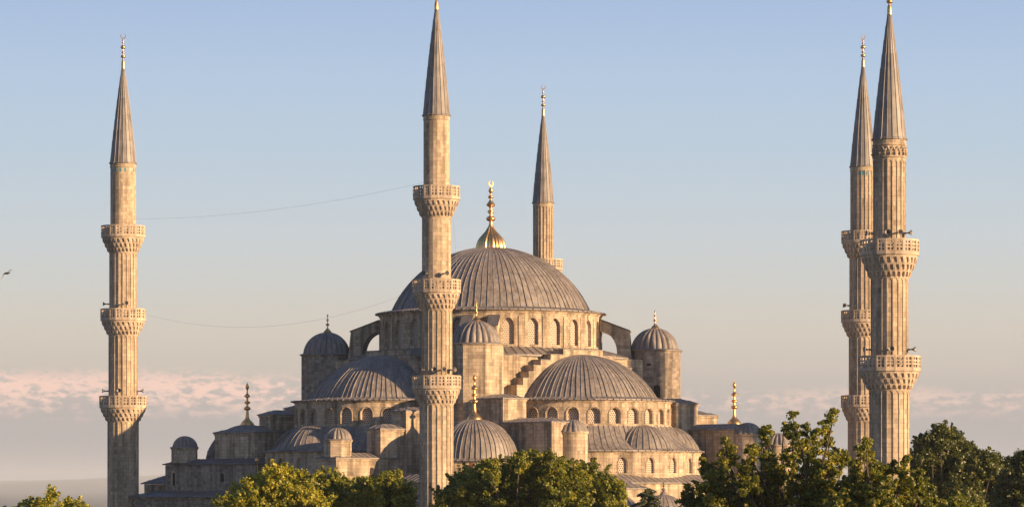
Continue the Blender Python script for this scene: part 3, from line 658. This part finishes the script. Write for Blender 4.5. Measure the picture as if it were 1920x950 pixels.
# ================================================================== MINARETS
def minaret(label, x, y, zb, zt, fin_h, bal, radii, rcone, flutes, tile=False, band=False, horns=(), rot=0.0, sides=20, zfoot=0.0):
    """bal: [(parapet top z, parapet radius, corbel depth)] from the top down; radii: shaft radii from the top down"""
    root = empty('minaret', (x, y, 0), rot); tag(root, label, 'minaret', 'minarets round the mosque')
    tops = [zb] + [b_[0] - 0.2 for b_ in bal]; bots = [b_[0] - 1.5 for b_ in bal] + [zfoot]
    for i, R in enumerate(radii):
        mb = MB(); zt_, zb_ = tops[i], bots[i]
        if i > 0: zt_ = bal[i - 1][0] - 1.5
        da = 2 * PI / sides; ft = flutes[i]; Rc = R - (0.05 if ft else 0)
        mb.lathe([(Rc, zb_), (Rc, zt_)], sides, (0, 0), 0, 2 * PI)
        if ft:
            ztop = zt_ - (bal[i - 1][2] + 0.25 if i > 0 else 0.35)
            if band and i == 0: ztop = zt_ - 2.0
            mb.lathe([(R - .05, ztop + .02), (R, ztop + .06), (R, zt_)], sides, (0, 0), 0, 2 * PI)
            for k in range(sides):
                a = k * da; u = Vector((math.cos(a), math.sin(a), 0)); v_ = Vector((-math.sin(a), math.cos(a), 0)); w = 0.07
                p = [u * (R - .12) + v_ * w, u * (R + .022) + v_ * w * .7, u * (R + .022) - v_ * w * .7, u * (R - .12) - v_ * w]
                zl = max(zb_, 0)
                mb.add([(q_.x, q_.y, z) for z in (zl, ztop + .05) for q_ in p], [(0, 1, 5, 4), (1, 2, 6, 5), (2, 3, 7, 6)])
                # pointed arch closing the panel
                am = a + da / 2; um = Vector((math.cos(am), math.sin(am), 0)); vm = Vector((-math.sin(am), math.cos(am), 0)); hw_ = R * math.tan(da / 2) - .04
                ap = arch_pts(2 * hw_, ztop - .55, .5, 8); Rf = R * math.cos(da / 2) + .01
                for (x0, z0), (x1, z1) in zip(ap[:-1], ap[1:]):
                    mb.add([um * Rf + vm * x0 + Vector((0, 0, z0)), um * Rf + vm * x1 + Vector((0, 0, z1)), um * Rf + vm * x1 + Vector((0, 0, ztop + .05)), um * Rf + vm * x0 + Vector((0, 0, ztop + .05))], [(0, 1, 2, 3)])
                    mb.add([um * Rf + vm * x0 + Vector((0, 0, z0)), um * Rf + vm * x1 + Vector((0, 0, z1)), um * (Rf - .12) + vm * x1 + Vector((0, 0, z1)), um * (Rf - .12) + vm * x0 + Vector((0, 0, z0))], [(0, 1, 2, 3)])
        else:
            for k in range(2): pass
        if i == 0:
            mb.lathe([(R - .02, zb - .55), (R + .06, zb - .5), (R + .06, zb - .38), (R + .0, zb - .34), (R + .05, zb - .18), (rcone - .06, zb - .03), (rcone - .3, zb)], 32)
            if band:
                for z in (zb - 1.75, zb - .55): mb.lathe([(R, z - .1), (R + .1, z - .05), (R + .12, z + .05), (R, z + .1)], 32)
                for k in range(20):      # carved festoon and leaves
                    a = 2 * PI * k / 20; am = a + PI / 20
                    pts = [((R + .06) * math.cos(a + PI / 10 * t_ / 5), (R + .06) * math.sin(a + PI / 10 * t_ / 5), zb - .72 - .42 * math.sin(PI * t_ / 5)) for t_ in range(6)]
                    for q_ in range(2):
                        pass
                    mb.tube(pts, [.05, .08, .11, .11, .08, .05], 5)
                    mb.tube([((R + .05) * math.cos(am), (R + .05) * math.sin(am), zb - 1.62), ((R + .14) * math.cos(am), (R + .14) * math.sin(am), zb - 1.42), ((R + .05) * math.cos(am), (R + .05) * math.sin(am), zb - 1.24)], [.05, .12, .05], 5)
        if i == len(radii) - 1:
            mb.lathe([(R + .35, 0), (R + .35, 3.5), (R + .02, 5.0)], sides)
        mb.build('shaft', M['minaret'], root)
    for (pz, pr_, dep) in bal:
        i = bal.index((pz, pr_, dep)); Rs = radii[i + 1]
        mb = MB(); z_sl = pz - 1.45
        # floor slab and mouldings
        mb.lathe([(Rs - .1, z_sl - .25), (pr_ - .12, z_sl - .25), (pr_ - .06, z_sl - .12), (pr_ + .06, z_sl - .1), (pr_ + .06, z_sl + .08), (Rs - .15, z_sl + .08)], sides, (0, 0), 0, 2 * PI)
        # corbelled stalactite tiers, each a ring of pointed brackets
        zt_ = z_sl - .22; tiers = 3; hstep = (dep) / tiers; inner = []
        for t_ in range(tiers):
            r1 = Rs + (pr_ - .1 - Rs) * (1 - t_ / tiers) ** 0.85; r0 = Rs + (pr_ - .1 - Rs) * (1 - (t_ + 1) / tiers) ** 0.85
            zt2 = zt_ - hstep * t_; zb2 = zt2 - hstep
            mb.lathe([(r0 + .02, zb2), (r0 + (r1 - r0) * .25, zb2 + hstep * .55), (r0 + (r1 - r0) * .45, zt2)], 32)
            mb.lathe([(r1 - .3, zt2 - .02), (r1, zt2 - .02), (r1, zt2 - hstep * .22), (r1 - .3, zt2 - hstep * .22)], 32)
            nn = 26; 
            for k in range(nn):
                a = 2 * PI * (k + .5 * (t_ % 2)) / nn; u = Vector((math.cos(a), math.sin(a), 0)); v_ = Vector((-math.sin(a), math.cos(a), 0))
                w1 = PI * r1 / nn * .62; w0 = w1 * .42
                p = [u * (r1 + .01) + v_ * w1 + Vector((0, 0, zt2 - .05)), u * (r1 + .01) - v_ * w1 + Vector((0, 0, zt2 - .05)), u * (r0 - .12) - v_ * w1 + Vector((0, 0, zt2 - .05)), u * (r0 - .12) + v_ * w1 + Vector((0, 0, zt2 - .05)),
                     u * (r1 - .06) + v_ * w0 + Vector((0, 0, zb2 + hstep * .28)), u * (r1 - .06) - v_ * w0 + Vector((0, 0, zb2 + hstep * .28)), u * (r0 + .0) - v_ * w0 + Vector((0, 0, zb2 - hstep * .12)), u * (r0 + .0) + v_ * w0 + Vector((0, 0, zb2 - hstep * .12))]
                mb.add(p, [(0, 1, 2, 3), (0, 4, 5, 1), (1, 5, 6, 2), (3, 7, 4, 0), (4, 7, 6, 5)])
        mb.lathe([(Rs - .02, zt_ - dep - .12), (Rs + .06, zt_ - dep - .08), (Rs + .04, zt_ - dep + .1)], 32)
        ga = mb.build('balcony', M['carved'], root)
        # pierced parapet: posts, rails and a lattice in every panel
        pp = MB(); da = 2 * PI / sides; z0, z1 = z_sl + .08, pz; Rp = pr_
        for k in range(sides):
            a = (k + .5) * da; u = Vector((math.cos(a), math.sin(a), 0)); v_ = Vector((-math.sin(a), math.cos(a), 0)); hwid = Rp * math.tan(da / 2); Rf = Rp
            def slab(s0, s1, zz0, zz1, d0=-.10, d1=0.0):
                p = [u * (Rf * 1.0 + d) + v_ * s_ + Vector((0, 0, z)) for z in (zz0, zz1) for d in (d0, d1) for s_ in (s0, s1)]
                pp.add(p, [(0, 2, 3, 1), (4, 5, 7, 6), (0, 1, 5, 4), (2, 6, 7, 3), (0, 4, 6, 2), (1, 3, 7, 5)])
            slab(-hwid, hwid, z1 - .17, z1, -.13, .03); slab(-hwid, hwid, z0, z0 + .2, -.12, .02)
            slab(-hwid, -hwid + .15, z0 + .2, z1 - .17, -.11, .035); slab(hwid - .15, hwid, z0 + .2, z1 - .17, -.11, .035)
            n_c, n_r = 2, 3; W = 2 * (hwid - .15); Hh = z1 - .17 - z0 - .2; bw_ = .15
            for j in range(1, n_c): xx = -hwid + .15 + W * j / n_c; slab(xx - bw_ / 2, xx + bw_ / 2, z0 + .2, z1 - .17)
            for j in range(1, n_r):
                zz = z0 + .2 + Hh * j / n_r
                for q_ in range(n_c):
                    xa = -hwid + .15 + W * q_ / n_c + (bw_ / 2 if q_ else 0) + .001; xb = -hwid + .15 + W * (q_ + 1) / n_c - (bw_ / 2 if q_ < n_c - 1 else 0) - .001
                    slab(xa, xb, zz - bw_ / 2, zz + bw_ / 2, -.095, -.004)
        pp.build('parapet', M['carved'], ga)
    # spire
    sp_ = MB(); H = zt - zb; prof = [(rcone - .12, zb - .05), (rcone + .07, zb), (rcone + .07, zb + .12), (rcone - .05, zb + .2)]
    for i in range(1, 9):
        t_ = i / 9; prof.append(((rcone - .05) * (1 - t_) + .16 * t_ + .05 * math.sin(PI * t_), zb + .2 + (H - .2) * t_))
    prof.append((.16, zt))
    ribbed(sp_, prof, 18, .05, .10, wob=0, seams=tuple(range(5, 12)))
    sp_.build('spire', M['lead_spire'], root, 25)
    add_finial('minaret', fin_h, root, (0, 0, zt))
    if tile:
        for k in range(16):
            a = 2 * PI * (k + .5) / 16; u = Vector((math.cos(a), math.sin(a), 0)); v_ = Vector((-math.sin(a), math.cos(a), 0)); R = radii[0] * math.cos(PI / 16)
            ol = [(-.11, zb - 1.1)] + [(x, z) for x, z in arch_pts(.22, zb - .75, .16, 6)] + [(.11, zb - 1.1)]
            mb = MB(); mb.prism(ol, lambda s_, t_, z: u * (R + t_) + v_ * s_ + Vector((0, 0, z)), -.05, .03); mb.build('tile_panel', M['tile'], root)
    for (bi, ang) in horns:
        a = R_(ang) - rot; pz = bal[bi][0]; Rs = radii[bi]
        mb = MB(); mb.lathe([(.02, 0), (.09, .02), (.10, .22), (.06, .26), (.07, .42), (.13, .62), (.27, .80), (.29, .82), (.24, .80), (.08, .55), (.02, .5)], 14)
        o = mb.build('loudspeaker', M['horn'], root, 40)
        o.rotation_euler = Matrix.Rotation(a, 3, 'Z').to_euler() ; o.matrix_local = Matrix.Translation(Vector(((Rs + .02) * math.cos(a), (Rs + .02) * math.sin(a), pz + .62))) @ Matrix.Rotation(a, 4, 'Z') @ Matrix.Rotation(R_(88), 4, 'Y')
    return root
def mz(py, d): return CAM_Z + (920 - py) / 6500 * d
mo = mosque.matrix_basis
def mpos(x, y): p = Matrix.Translation(MC) @ Matrix.Rotation(MROT, 4, 'Z') @ Vector((x, y, 0)); return p.x, p.y
MN = mpos(-35.35, -32.1); ML = mpos(-35.2, 32.1); MR = mpos(35.6, -32.1); MBk = mpos(37.1, 32.25); MF = mpos(-35.35, -103.4)
minaret('tall near minaret with three balconies in front of the main dome', *MN, 55.2, 67.75, 3.6,
        [(47.1, 2.66, 1.85), (36.35, 2.76, 1.75), (25.3, 2.8, 1.6)], [1.5, 1.68, 1.80, 1.95], 1.58, (False, False, True, True),
        horns=((1, -60), (1, -125), (2, -70), (2, -35), (2, -95), (2, -135)), rot=R_(5))
minaret('leftmost minaret, its lower shaft in shade, with turquoise tiles under the spire', *ML, 54.3, 66.9, 4.3,
        [(46.3, 2.78, 1.8), (35.55, 2.86, 1.7), (24.3, 3.0, 1.6)], [1.64, 1.76, 1.86, 2.0], 1.72, (False, True, True, True), tile=True,
        horns=((1, -75), (1, -175), (2, -10), (2, -95), (2, -165)), rot=R_(5))
minaret('slender rear minaret half hidden by the tall fluted one on the right', *MR, 53.6, 66.8, 3.9,
        [(45.4, 2.75, 1.8), (35.2, 2.78, 1.7), (24.3, 2.8, 1.6)], [1.62, 1.74, 1.82, 1.95], 1.7, (True, True, True, True), tile=True,
        horns=((1, -160), (1, -175)), rot=R_(5))
minaret('farthest minaret rising behind the main dome, only its top showing', *MBk, 53.1, 65.9, 4.2,
        [(45.1, 2.75, 1.8), (34.5, 2.78, 1.7), (23.6, 2.8, 1.6)], [1.44, 1.66, 1.82, 1.95], 1.54, (True, True, True, True), rot=R_(5))
minaret('largest and nearest minaret at right with two balconies and carved band under its spire', *MF, 46.95, 59.75, 3.4,
        [(37.0, 2.9, 2.1), (25.45, 3.06, 1.7)], [1.62, 1.86, 2.0], 1.72, (True, True, True), band=True,
        horns=((0, -35), (0, -100), (0, -165), (0, -70), (1, -25), (1, -92), (1, -165)), rot=R_(5))

# ================================================================== CABLES, GULL
minaret('sixth minaret standing beyond the right edge, known by the shadow it throws', *mpos(43.6, -103.4), 46.95, 59.75, 3.4,
        [(37.0, 2.9, 2.1), (25.45, 3.06, 1.7)], [1.62, 1.86, 2.0], 1.72, (True, True, True), band=True, rot=R_(5))
def wire(name, label, a, b2, sag, r=0.009):
    a, b2 = Vector(a), Vector(b2); pts = []
    for i in range(33):
        t_ = i / 32; p = a.lerp(b2, t_); p.z -= sag * 4 * t_ * (1 - t_); pts.append(p)
    o = MB().tube(pts, r, 5).build(name, M['cable']); tag(o, label, 'cable')
wire('cable', 'thin cable strung between the top balconies of the leftmost and near minarets', (ML[0] + 1.6, ML[1] - .3, mz(410, 448)), (MN[0] - 1.5, MN[1], mz(342, 400)), 1.0)
wire('cable', 'thin sagging cable between the middle balconies of the leftmost and near minarets', (ML[0] + 2.8, ML[1], mz(588, 448)), (MN[0] - 2.0, MN[1], mz(541, 400)), 2.9)
wire('cable', 'thin cable hanging down beside the near minaret to the main dome', (MN[0] + 1.5, MN[1] + .4, mz(322, 400)), (MN[0] + 2.35, MN[1] + 2, mz(500, 400)), -0.0, 0.014)
gu = MB()
wing = [(-.62, -.42), (-.5, -.25), (-.3, .0), (-.12, .1), (0, .07), (.12, .1), (.25, .22), (.42, .27), (.6, .26)]
for (x0, z0), (x1, z1) in zip(wing[:-1], wing[1:]):
    c0 = .20 * (1 - abs(x0) / .7) + .03; c1 = .20 * (1 - abs(x1) / .7) + .03
    vs = [(x0, -c0, z0), (x1, -c1, z1), (x1, c1, z1 + .01), (x0, c0, z0 + .01), (x0, 0, z0 + .05 * (1 - abs(x0))), (x1, 0, z1 + .05 * (1 - abs(x1)))]
    gu.add(vs, [(0, 1, 5, 4), (4, 5, 2, 3), (0, 3, 2, 1)])
gull = gu.build('gull', M['gull'])
bd = MB(); bd.lathe([(.01, -.34), (.05, -.28), (.09, -.1), (.10, .06), (.07, .2), (.06, .28), (.02, .36)], 10)
bo = bd.build('body', M['gull'], gull, 60); bo.rotation_euler = (R_(90), 0, R_(70)); bo.location = (.04, 0, .04)
gull.location = ((13 - 960) / 6500 * 300, 300, mz(513, 300)); gull.rotation_euler = (0, R_(-8), R_(-15))
tag(gull, 'dark gull gliding in the open sky at far left', 'bird')

# ================================================================== GROUND, SEA, HILLS
me = MB().add([(-900, -200, 0), (900, -200, 0), (900, 900, 0), (-900, 900, 0)], [(0, 1, 2, 3)]).mesh('ground', plain('dry grass and paving', (0.10, 0.095, 0.06), 0.95, noise=0.4))
tag(link('ground', me), kind='structure')
me = MB().add([(-900, -200, -.01), (900, -200, -.01), (900, 900, -.01), (-900, 900, -.01), (-1400, -700, -38), (1400, -700, -38), (1400, 1400, -38), (-1400, 1400, -38)],
              [(0, 1, 5, 4), (1, 2, 6, 5), (2, 3, 7, 6), (3, 0, 4, 7)]).mesh('hill_slope', plain('scrub slope', (0.07, 0.075, 0.045), 0.95, noise=0.4))
tag(link('hill_slope', me), kind='structure')
me = MB().add([(-30000, -3000, -36), (30000, -3000, -36), (30000, 40000, -36), (-30000, 40000, -36)], [(0, 1, 2, 3)]).mesh('sea', plain('sea water', (0.03, 0.05, 0.07), 0.25))
tag(link('sea', me), kind='structure')
hv, hf = [], []
nx = 80
for j in range(5):
    for i in range(nx + 1):
        x = -18000 + 36000 * i / nx; k = [0.02, .3, 1.45, .9, 0][j]
        h = 66 + 34 * math.sin(x * .0009 + 4.4) + 10 * math.sin(x * .0031) + 4 * math.sin(x * .011)
        hv.append((x, [8800, 22000, 36000, 37000, 38000][j], -40 + k * (h + 52)))
for j in range(4):
    for i in range(nx): a = j * (nx + 1) + i; hf.append((a, a + 1, a + nx + 2, a + nx + 1))
me = MB().add(hv, hf).mesh('hills', plain('far hills', (0.035, 0.05, 0.05), 0.95, noise=0.3), 60)
tag(link('hills', me), kind='structure')

m = bpy.data.materials.new('haze air'); m.use_nodes = True; N, L = m.node_tree.nodes, m.node_tree.links; N.clear()
o = N.new('ShaderNodeOutputMaterial'); pv = N.new('ShaderNodeVolumePrincipled'); pv.inputs['Density'].default_value = HAZE; pv.inputs['Anisotropy'].default_value = 0.04; pv.inputs['Color'].default_value = (0.88, 0.955, 1.0, 1)
L.new(pv.outputs[0], o.inputs['Volume'])
hz = MB().box(-24000, 24000, -600, 39000, -41, 230).build('haze', m); tag(hz, kind='stuff')

# ================================================================== TREES
def leaves_mesh(name, centers, radii, counts, size, mat, up=0.25, flat=0.75, seed=1, fuzz=1.45):
    """leaf shaped faces in clumps: centers (n,3), radii (n,), counts (n,)"""
    r = np.random.default_rng(seed)
    counts = (counts * 3.3).astype(int); idx = np.repeat(np.arange(len(centers)), counts); n = len(idx)
    d = r.normal(size=(n, 3)); d /= np.linalg.norm(d, axis=1, keepdims=True)
    rad = radii[idx] * fuzz * r.random(n) ** 0.7
    p = centers[idx] + d * rad[:, None] * np.array([1, 1, flat])
    nrm = d + r.normal(size=(n, 3)) * 0.55 + np.array([0, 0, up]); nrm /= np.linalg.norm(nrm, axis=1, keepdims=True)
    t = np.cross(nrm, r.normal(size=(n, 3))); t /= np.linalg.norm(t, axis=1, keepdims=True); b = np.cross(nrm, t)
    s = 0.72 * size * (0.6 + 0.8 * r.random(n))
    L_ = t * s[:, None]; W_ = b * (s * 0.38)[:, None]; dr_ = nrm * (s * 0.10)[:, None]
    v = np.empty((n, 6, 3)); v[:, 0] = p - L_ * .5; v[:, 1] = p - L_ * .12 + W_ - dr_; v[:, 2] = p + L_ * .22 + W_ * .8 - dr_; v[:, 3] = p + L_ * .55; v[:, 4] = p + L_ * .22 - W_ * .8 - dr_; v[:, 5] = p - L_ * .12 - W_ - dr_
    me = bpy.data.meshes.new(name); me.vertices.add(n * 6); me.vertices.foreach_set('co', v.reshape(-1).astype(np.float32))
    base = (np.arange(n) * 6)[:, None]
    loops = np.concatenate([base + np.array([0, 1, 2, 3]), base + np.array([0, 3, 4, 5])], axis=1).reshape(-1)
    me.loops.add(n * 8); me.loops.foreach_set('vertex_index', loops.astype(np.int32))
    me.polygons.add(n * 2); me.polygons.foreach_set('loop_start', (np.arange(n * 2) * 4).astype(np.int32)); me.polygons.foreach_set('loop_total', np.full(n * 2, 4, np.int32))
    me.materials.append(mat); me.update(calc_edges=True); me.validate(); return me
def limb(mb, a, b2, r0, r1, rnd, bend=0.12, n=5):
    a, b2 = Vector(a), Vector(b2); L_ = (b2 - a).length; pts, rr = [], []
    off = Vector((rnd.uniform(-1, 1), rnd.uniform(-1, 1), rnd.uniform(-.3, .6))) * L_ * bend
    for i in range(n + 1):
        t_ = i / n; pts.append(a.lerp(b2, t_) + off * math.sin(PI * t_)); rr.append(r0 + (r1 - r0) * t_)
    mb.tube(pts, rr, 6); return pts
def tree(name, label, px, d, lobes, mat, leaf, clump_r, per_clump, dens, seed, group, base_w=0.38, depth_k=0.8, twigs=False):
    """lobes: (dx, z, r) boughs of the crown in metres from the trunk's foot, each put at its own depth in the crown"""
    rnd = random.Random(seed); r = np.random.default_rng(seed)
    x0 = (px - 960) / 6500 * d
    root = empty(name, (x0, d, 0)); tag(root, label, 'tree', group)
    trunk = MB(); cs, rs = [], []
    W = max(abs(l_[0]) + l_[2] for l_ in lobes); zlow = min(l_[1] - l_[2] for l_ in lobes)
    fork = max(2.2, zlow * .75); limb(trunk, (0, 0, 0), (rnd.uniform(-.3, .3), 0, fork), base_w, base_w * .78, rnd, .04)
    for l_ in lobes:
        dx, z, rad = l_[:3]
        dy = l_[3] if len(l_) > 3 else rnd.uniform(-1, 1) * max(0.3, W * depth_k * math.sqrt(max(0.05, 1 - (dx / W) ** 2)) * .6)
        c_ = Vector((dx, dy, z))
        pts = limb(trunk, (rnd.uniform(-.2, .2), 0, fork - .3), c_ - Vector((0, 0, rad * .7)), base_w * .30, .03, rnd, .14)
        for (cc, rr, dn) in ((c_, rad, 1.0), (c_ + Vector((-dx * .08 + rnd.uniform(-.3, .3) * rad, rnd.uniform(-.6, .6) * rad, -1.15 * rad)), rad * 1.1, 0.35 if twigs else 0.8)):
            nc = max(3, int((1.4 if twigs else 2.4) * dn * dens * rr ** 2))
            for k in range(nc):
                dv = r.normal(size=3); dv /= np.linalg.norm(dv)
                q_ = cc + Vector(dv * rr * (0.35 + 0.7 * r.random()))
                cs.append(q_); rs.append(clump_r * (0.4 + .65 * r.random()))
                if twigs and k % 3 == 0 and dn == 1: trunk.tube([c_ - Vector((0, 0, rad * .3)), (c_ + q_) / 2 + Vector((0, 0, .1)), q_], [.03, .02, .01], 4)
        for k in range(max(2, int((1.3 if twigs else 2.6) * rad / clump_r))):      # young shoots standing out of the bough
            dv = r.normal(size=3); dv[2] = abs(dv[2]) * 1.3 + .25; dv /= np.linalg.norm(dv); ln = (0.5 if twigs else 1.0) * rad * (0.25 + .35 * r.random())
            for j in range(4):
                cs.append(c_ + Vector(dv) * (rad * .9 + ln * j / 3)); rs.append(clump_r * (.52 - .08 * j))
    trunk.build('trunk', M['bark'], root)
    cs = np.array([tuple(c_) for c_ in cs]); rs = np.array(rs); counts = np.maximum(4, (per_clump * (rs / clump_r) ** 2).astype(int))
    me = leaves_mesh('crown', cs, rs, counts, leaf, mat, seed=seed, fuzz=1.15 if twigs else 1.45)
    link('crown', me, root)
    return root
def lob(px, d, pts):
    """(pixel column, pixel row, pixel radius) read off the photograph -> metres from the foot of a tree at distance d"""
    s_ = d / 6500
    return [((x - px) * s_, CAM_Z + (920 - y) * s_, r_ * s_) + ((p[0],) if (p := tuple(rest)) else ()) for (x, y, r_, *rest) in pts]
G = 'trees in front of the mosque'
tree('broadleaf_tree', 'small rounded tree whose top peeks in at the bottom left corner', 90, 320,
     lob(90, 320, [(95, 945, 24), (60, 962, 24), (130, 955, 22), (165, 968, 22), (25, 972, 22), (90, 990, 45), (140, 1000, 40), (40, 1005, 40)]),
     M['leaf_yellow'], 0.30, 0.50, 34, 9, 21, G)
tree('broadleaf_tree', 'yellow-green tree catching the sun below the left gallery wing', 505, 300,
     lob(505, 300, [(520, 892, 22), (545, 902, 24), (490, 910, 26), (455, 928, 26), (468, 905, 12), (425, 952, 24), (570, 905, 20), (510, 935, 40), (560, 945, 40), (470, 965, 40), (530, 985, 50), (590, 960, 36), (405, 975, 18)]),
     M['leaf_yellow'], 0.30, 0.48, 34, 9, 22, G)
tree('broadleaf_tree', 'bushy green tree with yellowish tips between the yellow-green tree and near minaret', 640, 310,
     lob(640, 310, [(608, 898, 18), (625, 915, 28), (590, 922, 24), (655, 930, 26), (648, 908, 12), (630, 955, 45), (670, 960, 40), (600, 975, 40)]),
     M['leaf_mid'], 0.30, 0.48, 34, 9, 23, G)
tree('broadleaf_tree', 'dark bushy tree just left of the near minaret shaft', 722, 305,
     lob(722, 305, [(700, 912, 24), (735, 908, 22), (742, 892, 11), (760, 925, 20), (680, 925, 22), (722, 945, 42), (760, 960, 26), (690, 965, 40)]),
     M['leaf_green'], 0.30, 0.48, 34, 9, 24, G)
tree('broadleaf_tree', 'wide dense green tree filling the bottom centre below the near golden finial', 985, 300,
     lob(985, 300, [(865, 918, 34), (835, 945, 30), (905, 895, 26), (920, 875, 14), (945, 895, 34), (990, 870, 26), (975, 860, 12), (1005, 862, 12), (1035, 885, 32), (1070, 900, 34), (1102, 885, 22), (1115, 905, 34), (1145, 925, 26), (880, 945, 46), (940, 940, 55), (1000, 930, 60), (1060, 945, 55), (1115, 950, 40), (1155, 960, 22)]),
     M['leaf_green'], 0.29, 0.46, 34, 10, 25, G, 0.5)
tree('plane_tree', 'large plane tree at right with loose upper branches reaching into the sky', 1480, 205,
     lob(1480, 205, [(1480, 782, 9), (1476, 800, 9), (1500, 805, 10), (1518, 800, 8), (1478, 825, 16), (1495, 840, 18), (1555, 778, 9), (1548, 795, 9), (1537, 812, 10), (1560, 815, 10), (1545, 832, 12), (1530, 822, 10), (1520, 842, 14),
                     (1575, 850, 14), (1580, 865, 12), (1560, 860, 14), (1440, 808, 12), (1425, 815, 10), (1420, 840, 13), (1400, 852, 10), (1432, 858, 16), (1355, 830, 9), (1360, 848, 10), (1345, 862, 12), (1345, 882, 22), (1320, 870, 12),
                     (1470, 865, 20), (1520, 870, 20), (1455, 885, 26), (1500, 895, 28), (1545, 890, 24), (1395, 890, 28), (1420, 910, 34), (1330, 910, 30), (1300, 930, 26), (1370, 925, 40), (1460, 930, 44), (1530, 930, 44), (1585, 915, 26), (1290, 950, 24), (1340, 960, 44), (1420, 965, 50), (1510, 970, 50)]),
     M['leaf_plane'], 0.215, 0.30, 24, 34, 26, G, 0.5, twigs=True)
tree('plane_tree', 'leafy plane tree growing in front of the largest minaret shaft', 1660, 200,
     lob(1660, 200, [(1620, 830, 8), (1612, 845, 9), (1632, 850, 8), (1605, 870, 14), (1640, 880, 14), (1625, 898, 22), (1660, 885, 13), (1678, 872, 8), (1690, 892, 16), (1700, 860, 6), (1715, 900, 20), (1600, 915, 28), (1650, 925, 34), (1700, 930, 32), (1740, 930, 22), (1735, 908, 12), (1620, 950, 40), (1680, 960, 44), (1740, 960, 30), (1570, 945, 30)]),
     M['leaf_plane'], 0.215, 0.30, 24, 34, 27, G, 0.42, twigs=True)
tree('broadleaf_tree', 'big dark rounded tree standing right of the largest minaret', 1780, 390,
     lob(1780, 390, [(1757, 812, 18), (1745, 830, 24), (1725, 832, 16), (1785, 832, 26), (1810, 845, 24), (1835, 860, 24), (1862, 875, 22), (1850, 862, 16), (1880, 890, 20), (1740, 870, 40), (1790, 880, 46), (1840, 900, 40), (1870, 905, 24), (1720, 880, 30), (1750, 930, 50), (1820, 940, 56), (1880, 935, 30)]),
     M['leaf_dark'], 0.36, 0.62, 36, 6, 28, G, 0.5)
tree('broadleaf_tree', 'dark tree cut off by the right edge of the view', 1915, 330,
     lob(1915, 330, [(1912, 856, 14), (1900, 872, 16), (1925, 865, 20), (1910, 895, 26), (1940, 885, 28), (1890, 915, 22), (1915, 930, 40), (1885, 950, 30), (1960, 920, 36)]),
     M['leaf_dark'], 0.30, 0.52, 34, 8, 29, G)
tree('shrub_tree', 'low leafy tree at the bottom right in front of the dark rounded tree', 1795, 230,
     lob(1795, 230, [(1795, 940, 16), (1775, 955, 16), (1820, 955, 14), (1840, 962, 14), (1800, 975, 34), (1840, 985, 26), (1760, 975, 24)]),
     M['leaf_green'], 0.24, 0.36, 28, 18, 30, G, 0.3)
# cedar with flat drooping tiers
rnd = random.Random(5); ce = empty('cedar_tree', ((1212 - 960) / 6500 * 330, 330, 0)); tag(ce, 'small cedar with flat drooping boughs before the lit lower wall', 'tree', G)
tk = MB(); tk.tube([(0, 0, 0), (.05, 0, 6), (.1, 0, 12.3)], [.3, .2, .03], 7); cs, rs = [], []
for i in range(46):
    z = 6.0 + 6.2 * (i / 46) ** .8; a = rnd.uniform(0, 2 * PI); ln = (12.9 - z) * .52 + .35
    tip = Vector((ln * math.cos(a), ln * math.sin(a), z - .28 * ln)); tk.tube([(0, 0, z), (tip.x * .5, tip.y * .5, z + .05), tip], [.05, .035, .012], 4)
    for k in range(7): t_ = (k + 1) / 7; cs.append((tip.x * t_, tip.y * t_, z + .08 - .28 * ln * t_ ** 2)); rs.append(.22)
tk.build('trunk', M['bark'], ce)
link('crown', leaves_mesh('crown', np.array(cs), np.array(rs), np.full(len(cs), 16), .24, M['leaf_cedar'], .8, .35, 3), ce)
